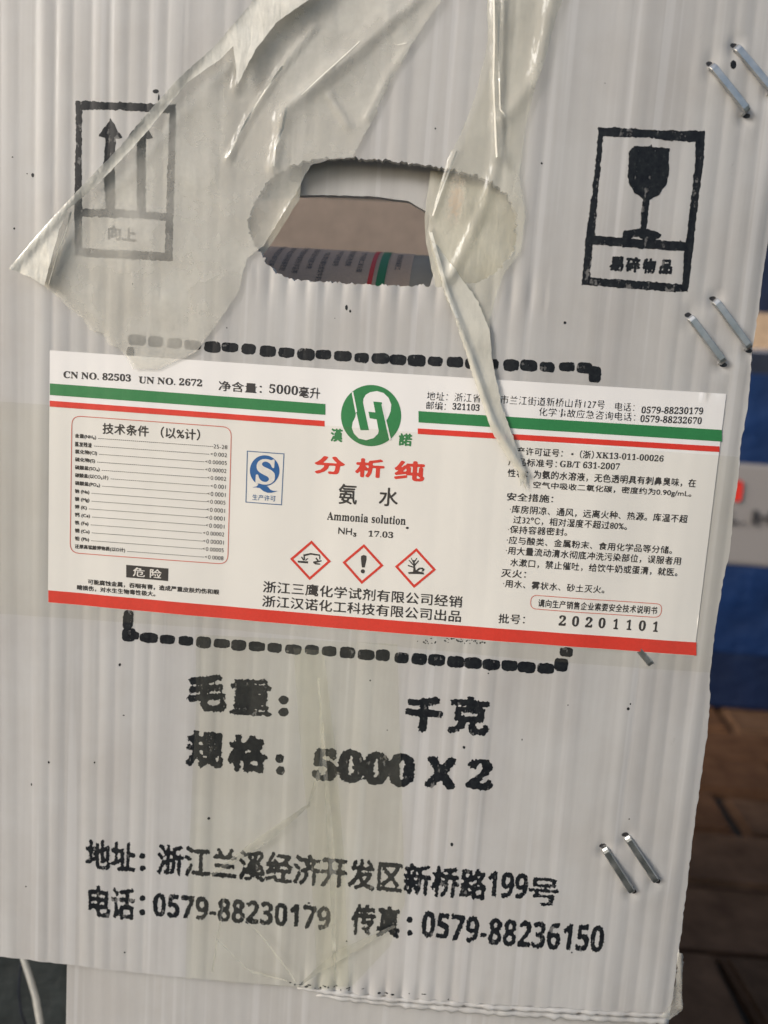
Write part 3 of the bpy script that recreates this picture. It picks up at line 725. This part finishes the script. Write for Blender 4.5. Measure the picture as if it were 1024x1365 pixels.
for b_, p0, p1 in [('·库房阴凉、通风，远离火种、热源。库温不超', (679, 683.5), (915.6, 697)), ('过32℃，相对湿度不超过80%。', (684, 697.5), (835, 706.5)), ('·保持容器密封。', (676.4, 710.5), (755.5, 714.5)),
    ('·应与酸类、金属粉末、食用化学品等分储。', (675, 724.5), (895, 738.5)), ('·用大量流动清水彻底冲洗污染部位，误服者用', (673.7, 738.5), (907, 753)), ('水漱口，禁止催吐，给饮牛奶或蛋清，就医。', (680, 754.5), (902.5, 768)), ('·用水、雾状水、砂土灭火。', (670, 782.5), (805, 791))]:
    T(b_, p0, p1, 10.8, off=.008)
T('灭火：', (668, 768.5), (701, 770.5), 11, off=.014)
outline_shape('note_frame', rrect([(707.5, 792.3), (883.5, 804.5), (880.5, 823.5), (706.2, 811.5)], 9), 1.0, PINK)
T('请向生产销售企业索要安全技术说明书', (716.9, 808.8), (875, 819), 10.8, off=.016)
T('批号：', (663.6, 830.5), (699, 832), 13, off=.008)
for i, ch in enumerate('20201101'):
    x = 744 + i * 17.6 + (.8 if i > 3 else 0); y = 833.5 + i * 1.15; T(serif(ch), (x + (1.5 if ch == '1' else 0), y), (x + (9.5 if ch != '1' else 8.5), y + .6), 14, off=.0, res=3)

# ================================================================== STAPLES
def m_st(m, n, l, b):
    v = coords(n, l); a = nz(n, l, v, 260, 3)
    l.new(ramp(n, l, a, [(0.3, (.48, .50, .50)), (0.7, (.64, .64, .63))]), b.inputs['Base Color']); b.inputs['Metallic'].default_value = 1
    l.new(ramp(n, l, a, [(0.3, (.32,) * 3), (0.7, (.46,) * 3)]), b.inputs['Roughness']); bump(n, l, b, a, .0001, .3)
STM = mat('galvanised_steel', m_st)
SLAB = ['left staple of the pair in the upper right corner', 'right staple of the pair in the upper right corner, cut by the edge', 'left staple of the pair beside the fragile symbol and label corner', 'right staple of the pair above the label corner, nearest the panel edge', 'left staple of the pair right of the last address lines', 'right staple of the pair right of the last address lines', 'staple half hidden under the lower right corner of the label']
for (a, b), sl in zip(STAPLES, SLAB):
    A, Bp = uv(*a), uv(*b); ax = (Bp - A).normalized(); nx = Vector((-ax.y, ax.x)); L = (Bp - A).length; wd = .00135; th = .0008
    base = max(h_front(*(A.lerp(Bp, t))) for t in (0, .25, .5, .75, 1)) + .00055
    if 'hidden' in sl: base = h_front(*Bp) - .0001
    prof = [(-.0000, -.0035), (-.0000, -.0004), (.0004, .0), (.0012, .0003), (L * .5, .0004), (L - .0012, .0003), (L - .0004, .0), (L, -.0004), (L, -.0035)]
    bm = bmesh.new(); R = []
    for i, (s, hh) in enumerate(prof):
        s0, h0 = prof[max(0, i - 1)]; s1, h1 = prof[min(len(prof) - 1, i + 1)]; t = Vector((s1 - s0, h1 - h0)).normalized(); nn = Vector((-t.y, t.x))
        ring = []
        for (p_, q_) in ((-1, -1), (-.75, 1.0), (.75, 1.0), (1, -1)):
            c = A + ax * (s + nn.x * th * .5 * q_) + nx * wd * p_; ring.append(bm.verts.new((c.x, -(base + hh + nn.y * th * .5 * q_), c.y)))
        R.append(ring)
    for i in range(len(R) - 1):
        for k in range(4): bm.faces.new((R[i][k], R[i][(k + 1) % 4], R[i + 1][(k + 1) % 4], R[i + 1][k]))
    bm.faces.new(R[0]); bm.faces.new(R[-1][::-1]); bmesh.ops.recalc_face_normals(bm, faces=bm.faces)
    bmesh.ops.bevel(bm, geom=bm.edges[:], offset=.00008, segments=1, affect='EDGES')
    me = bpy.data.meshes.new('staple'); bm.to_mesh(me); bm.free()
    tag(link('staple', me, STM), 'steel ' + sl, 'staple', 'staples along the right side of the box')

for a, b in STAPLES[:6]:
    for q, sgn in ((a, -1), (b, 1)):
        polys('painted_hole_shade', [dot(q[0] + sgn * 2.5, q[1] + sgn * 3.2, 5.0, 3.2, 10)], BLK, front, h_front, .00006, rag=.0002)  # flat black dots paint the dark of the punched holes
# ================================================================== TAPE AND TORN FILM
def segd(p, a, b):
    ab = b - a; t = max(0, min(1, (p - a).dot(ab) / ab.length_squared)); return (p - a - ab * t), t
def ridged(ridges, base, amp=.0003, fr=60, seed=1, stretch=(1, 1)):
    R = [([uv(*p) for p in line], w_, h_) for line, w_, h_ in ridges]
    def f(u, v):
        p = Vector((u, v)); h = bigform(u, v) + base + amp * (noise.noise(Vector((u * fr * stretch[0], v * fr * stretch[1], seed))) + .8)
        for line, w_, hh in R:
            m_ = 1e9
            for i in range(len(line) - 1):
                d, t = segd(p, line[i], line[i + 1]); m_ = min(m_, d.length)
            if m_ < w_ * 3: h += hh * math.exp(-(m_ / w_) ** 2)
        return h
    return f
FA = film('grimy_clear_film', (.80, .79, .735), .20, .44, 45, .15, tint=(.96, .955, .925), wr=.0013)
FB = film('grimy_clear_film_stained', (.74, .73, .66), .14, .36, 60, .15, tint=(.945, .94, .895), stain=tuple(Vector((uv(608, 268).x, 0, uv(608, 268).y))))
FC = film('yellowed_clear_tape', (.64, .63, .53), .01, .07, 50, .2, tint=(.97, .97, .938))
FD = film('double_clear_tape', (.62, .61, .52), .02, .08, 60, .2, tint=(.972, .972, .94))
FE = film('thin_clear_tape', (.64, .61, .52), .02, .04, 30, .2, tint=(.972, .968, .945), wr=.0002)
FW = film('folded_milky_film', (.82, .81, .75), .62, .95, 90, .12)
te = sheet('clear_tape', densify(uvs([(-70, 530), (300, 556), (600, 580), (960, 607), (984, 609)] + [(983, 640), (978, 680), (972, 735), (962, 780), (954, 830), (949, 871), (946, 896)] + [(600, 868), (300, 838), (-72, 812)]), .003, .00008, 3), [], .004, .004,
           lambda u, v: h_label(u, v) + .00036, FE)
tag(te, 'wide clear tape strip running across the paper label to both box edges', 'tape')
fc = ridged([([(412, 1065), (345, 1115), (285, 1160)], .0016, .0013), ([(412, 1065), (425, 1010)], .0012, .0008), ([(395, 1300), (350, 1240), (310, 1215)], .0013, .0010), ([(400, 1300), (385, 1250), (370, 1200)], .001, .0008), ([(398, 1303), (330, 1290), (290, 1250)], .0012, .0009), ([(402, 1302), (440, 1262), (520, 1225)], .0015, .0011), ([(443, 1300), (440, 1150), (420, 950)], .0008, .0007), ([(300, 1180), (280, 1290)], .0015, .0007)], .00055, .0003, 70, 4, (1.6, .5))
tc_ = sheet('yellowed_tape', densify(uvs([(262, 845), (530, 858), (534, 1000), (540, 1200), (520, 1260), (470, 1312), (410, 1316), (330, 1309), (248, 1302), (252, 1150), (262, 950)]), .0015, .00015, 5), [], .0012, .0014, fc, FC)
tag(tc_, 'wide yellowed tape strip, wrinkled, running from label to bottom edge', 'tape')
fd = ridged([([(412, 870), (425, 1000), (440, 1150), (446, 1310)], .0012, .0009)], .0010, .0002, 60, 8, (2, .4))
td = sheet('doubled_tape', densify(uvs([(392, 862), (432, 866), (448, 1000), (460, 1150), (466, 1316), (424, 1316), (418, 1200), (410, 1080), (402, 1000)]), .0015, .0001, 5), [], .001, .0016, fd, FD)
tag(td, 'narrow doubled tape fold standing darker on the yellowed tape', 'tape')
FL = film('soft_crease_film', (.74, .73, .66), .08, .34, 120, .22)
for ln, wd in (([(412, 1066), (345, 1112), (282, 1160)], 7), ([(412, 1066), (428, 1010), (430, 960)], 4), ([(398, 1303), (345, 1236), (318, 1212)], 5), ([(402, 1303), (450, 1262), (525, 1228)], 7), ([(400, 1304), (330, 1286), (285, 1240)], 4), ([(446, 1300), (440, 1150), (424, 900)], 5), ([(300, 1190), (284, 1290)], 4)):
    n3 = len(ln); wd *= 1.8; dn = [(p[0] + wd * (.3 if i in (0, n3 - 1) else 1), p[1] + wd * .7 * (.3 if i in (0, n3 - 1) else 1)) for i, p in enumerate(ln)]
    sheet('crease', densify(uvs(ln + dn[::-1]), .0015, .0002, 3), [], .0015, .0015, lambda u, v: fc(u, v) + .0011, FL, tc_)
# left torn film
fa = ridged([([(400, -40), (340, 20), (240, 122), (170, 205), (100, 278), (25, 362)], .0025, .0030), ([(420, 40), (375, 95), (330, 165), (305, 215)], .0008, .0012), ([(560, 0), (470, 80), (380, 150), (366, 225)], .0014, .0014), ([(520, 20), (440, 100), (380, 160)], .003, .0012),
             ([(330, 60), (318, 120)], .0015, .0016), ([(440, 130), (465, 170)], .0010, .0012), ([(100, 300), (70, 385)], .0008, .0008), ([(590, 0), (520, 100), (490, 160)], .0011, .0008), ([(330, 395), (390, 270)], .0012, .0007)], .0007, .0006, 55, 2)
A_out = [(26, 362), (60, 318), (100, 277), (170, 203), (240, 121), (290, 74), (340, 18), (380, -45), (625, -45), (590, 2), (560, 45), (522, 108), (495, 165), (470, 212), (440, 214), (415, 222), (394, 262), (352, 330), (330, 345), (318, 392), (285, 440), (262, 470), (232, 484), (212, 492), (180, 492), (172, 478), (160, 464), (148, 460), (140, 445), (122, 440), (112, 424), (92, 410), (84, 400), (66, 386), (58, 378)]
ta = sheet('torn_film', densify(uvs(A_out), .0012, .0004, 12), [], .0012, .0012, fa, FA)
tag(ta, 'large torn grimy film hanging left of the handle slot over the arrow symbol', 'film')
ff = ridged([([(380, -40), (240, 122), (100, 278), (26, 362)], .0012, .0012)], .0046, .0003, 90, 5)
fold = sheet('folded_edge', densify(uvs([(24, 362), (60, 317), (100, 275), (170, 202), (240, 120), (290, 73), (338, 18), (372, -45), (470, -45), (415, 10), (372, 40), (345, 75), (322, 120), (316, 70), (298, 88), (255, 118), (205, 180), (140, 250), (100, 284), (88, 310), (68, 384), (50, 372)]), .0012, .0002, 14), [], .0012, .0012, ff, FW, ta)
for ln, wd in (([(378, 92), (352, 128), (330, 165), (305, 212)], 1.6), ([(384, 148), (378, 175), (368, 200), (366, 224)], 2.2), ([(100, 286), (80, 335), (68, 380)], 1.4), ([(480, 60), (445, 95), (404, 132)], 1.2), ([(523, 60), (530, 62), (542, 60)], 1.4)):
    dn = [(p[0] + wd, p[1] + wd * .6) for p in ln]
    sheet('crease', densify(uvs(ln + dn[::-1]), .002), [], .002, .002, lambda u, v: fa(u, v) + .0004, FW, ta)
# right twisted film
fb = ridged([([(658, -40), (660, 100), (662, 215)], .0008, .0018), ([(672, -40), (668, 120), (668, 215)], .0007, .0016), ([(745, -40), (712, 110), (672, 160)], .0025, .0016), ([(574, 310), (594, 385), (625, 470), (655, 560), (698, 630)], .0011, .0016), ([(664, 215), (640, 290), (600, 370)], .0018, .0012),
             ([(606, 205), (578, 290)], .0012, .001)], .0009, .0005, 70, 6)
Bo = [(648, -45), (770, -45), (742, 20), (726, 80), (712, 120), (700, 170), (692, 235), (700, 290), (694, 335), (672, 365), (664, 385), (652, 430), (656, 480), (668, 540), (690, 600), (700, 628), (701, 655), (697, 640), (694, 648), (690, 628), (676, 610), (655, 575), (630, 500), (608, 430), (590, 385), (574, 330), (570, 305), (578, 280), (596, 215), (610, 190), (634, 130), (650, 60)]
tbf = sheet('twisted_film', densify(uvs(Bo), .0011, .00025, 15), [], .0011, .0011, fb, FB)
tag(tbf, 'twisted grimy film strip stained orange, hanging over the slot to the label', 'film')
FT = film('dull_film_tail', (.62, .61, .55), .72, .95, 80, .3, wr=.001)
sheet('film_tail', densify(uvs([(575, 322), (584, 330), (612, 368), (636, 400), (652, 440), (656, 480), (668, 540), (690, 600), (700, 628), (701, 655), (697, 640), (694, 648), (690, 628), (676, 610), (655, 575), (630, 500), (608, 430), (590, 382)]), .0010, .0004, 21), [], .0011, .0011, lambda u, v: fb(u, v) + .0003, FT, tbf)
for ln, wd in (([(656, -40), (657, 60), (656, 110), (660, 215)], 2.0), ([(665, -40), (663, 60), (665, 150), (672, 160)], 1.6), ([(572, 312), (592, 385), (607, 425)], 4.5), ([(608, 205), (590, 250), (576, 290)], 2)):
    dn = [(p[0] + wd, p[1]) for p in ln]
    sheet('crease', densify(uvs(ln + dn[::-1]), .0015), [], .0015, .0015, lambda u, v: fb(u, v) + .0004, FW, tbf)
bf = sheet('slot_film', densify(uvs([(574, 222), (640, 226), (706, 240), (706, 345), (660, 392), (600, 396), (580, 380), (568, 320), (566, 285)]), .003, .0003, 4), [], .003, .003, lambda u, v: bigform(u, v) - .0046 + .0008 * noise.noise(Vector((u * 90, v * 60, 2))), film('slot_film_grime', (.62, .605, .53), .62, .82, 60, .3), tbf)
bf2 = sheet('slot_film', densify(uvs([(318, 215), (400, 205), (396, 262), (350, 332), (340, 345), (318, 340)]), .003, .0003, 4), [], .003, .003, lambda u, v: bigform(u, v) - .0046 + .0008 * noise.noise(Vector((u * 90, v * 60, 2))), film('slot_film_haze', (.60, .58, .51), .6, .8, 60, .3), ta)
# crumpled clear scrap at the lower right corner
fs = ridged([([(905, 1265), (907, 1340)], .0008, .0012)], .0004, .0008, 200, 3)
ts = sheet('film_scrap', densify(uvs([(903, 1262), (910, 1270), (908, 1310), (908, 1345), (892, 1356), (876, 1353), (893, 1338), (900, 1300)]), .001, .0008, 9), [], .001, .001, fs, FA)
tag(ts, 'crumpled clear film scrap at the lower right corner of the box', 'film')

# ================================================================== BOTTLE INSIDE
HD = thin(flat('white_bottle_plastic', (.76, .72, .62), .35, .08, 60), .6)
BRr = .075; tp = at_y(450, 334, IY + .03)
byc = IY + .012 + BRr
# silhouette: line from camera to tangent point
d = ray(450, 334); ang = math.atan2(d.z, d.y)
dist_y = byc - CAM.y
bzc = CAM.z + dist_y * math.tan(ang) - BRr / math.cos(ang)
bo = empty('reagent_bottle', (at_y(430, 400, byc).x, byc, bzc - BRr), 'white reagent bottle lying inside the box, its label seen through the handle slot', 'bottle')
xl = at_y(330, 400, byc - BRr).x - .08; xr_ = at_y(640, 400, byc).x + .03
def lathe_x(name, prof, m, parent, a0=0, a1=360, n=72):
    bm = bmesh.new(); full = a1 - a0 >= 360; R = []
    for x, r in prof: R.append([bm.verts.new((x, byc - r * math.cos(math.radians(a0 + (a1 - a0) * k / n)), bzc + r * math.sin(math.radians(a0 + (a1 - a0) * k / n)))) for k in range(n if full else n + 1)])
    for i in range(len(R) - 1):
        for k in range(n if full else n):
            k2 = (k + 1) % len(R[i]); bm.faces.new((R[i][k], R[i][k2], R[i + 1][k2], R[i + 1][k]))
    bmesh.ops.recalc_face_normals(bm, faces=bm.faces)
    me = bpy.data.meshes.new(name); bm.to_mesh(me); bm.free(); return link(name, me, m, parent, True)
lathe_x('bottle_body', [(xl, .001), (xl, .06), (xl + .006, BRr - .003), (xl + .015, BRr), (xr_ - .03, BRr), (xr_ - .012, BRr - .01), (xr_, .045), (xr_ + .005, .024), (xr_ + .006, .001)], HD, bo)
xe = at_y(549, 360, byc - BRr * .5).x
LR = BRr + .0003
lathe_x('bottle_label', [(xl + .02, LR), (xe, LR)], thin(flat('bottle_label_paper', (.88, .72, .60), .6, .05), .55), bo, -40, 150)
for n2, m_, a_, b_ in (('green_stripe', GREEN, 506, 517), ('red_stripe', RED, 495, 501)):
    lathe_x(n2, [(at_y(a_, 360, byc - BRr * .5).x, LR + .0002), (at_y(b_, 360, byc - BRr * .5).x, LR + .0002)], m_, bo, -40, 150)
# sideways rows of text wrapped round the bottle
rows = ['安全措施库房阴凉通风远离火种热源', '过湿度不超过保持容器密封', '应与酸类金属粉末食用化学品等', '用大量流动清水彻底冲洗', '水漱口禁止催吐给饮牛奶或蛋清', '产许可证号标准号', '为氨的水溶液无色透明', '空气中吸收二氧化碳']
bmt = bmesh.new()
for i, s_ in enumerate(rows + ['电话地址邮编浙江']):
    px0 = 362 + i * 16.5 if i < 8 else 527
    X0 = at_y(px0, 360, byc - BRr * .5).x; X1 = at_y(px0 + 8, 360, byc - BRr * .5).x
    V, Fc = glyphs(s_, 0, 1); y0 = min(v.y for v in V); y1 = max(v.y for v in V); k = (X1 - X0) / (y1 - y0); start = math.radians(80 - random.uniform(0, 12))
    vs = []
    for v in V:
        an = start - v.x * k / LR; rr = LR + .0002
        vs.append(bmt.verts.new((X0 + (v.y - y0) * k, byc - rr * math.cos(an), bzc + rr * math.sin(an))))
    for f in Fc:
        try: bmt.faces.new([vs[q] for q in f])
        except ValueError: pass
me = bpy.data.meshes.new('bottle_text'); bmt.to_mesh(me); bmt.free(); link('bottle_text', me, BLK, bo)

# strap and wire at the lower left
STR = flat('pale_plastic_strap', (.42, .42, .40), .4, .1, 200)
pts = [at_y(x, y, .07) for x, y in ((10, 1225), (24, 1270), (34, 1300), (43, 1330), (49, 1365), (52, 1410), (50, 1480))]
sb = bmesh.new(); L_ = []
for p in pts: L_.append((sb.verts.new(p), sb.verts.new(p + Vector((.0036, -.0006, -.0004))), sb.verts.new(p + Vector((.0036, .0004, -.0004))), sb.verts.new(p + Vector((0, .001, 0)))))
for i in range(len(L_) - 1):
    for k in range(4): sb.faces.new((L_[i][k], L_[i][(k + 1) % 4], L_[i + 1][(k + 1) % 4], L_[i + 1][k]))
bmesh.ops.recalc_face_normals(sb, faces=sb.faces)
me = bpy.data.meshes.new('plastic_strap'); sb.to_mesh(me); sb.free(); tag(link('plastic_strap', me, STR, None, True), 'pale plastic strap curving down at the lower left behind the panel', 'strap')
wr = tube('black_wire', [at_y(x, y, .085) for x, y in ((32, 1240), (30, 1275), (27, 1295), (25, 1320), (28, 1350), (40, 1380))], .0006, DK); tag(wr, 'thin black wire hanging left of the pale strap', 'wire')

bpy.data.objects.remove(cu_o); bpy.data.curves.remove(cu)
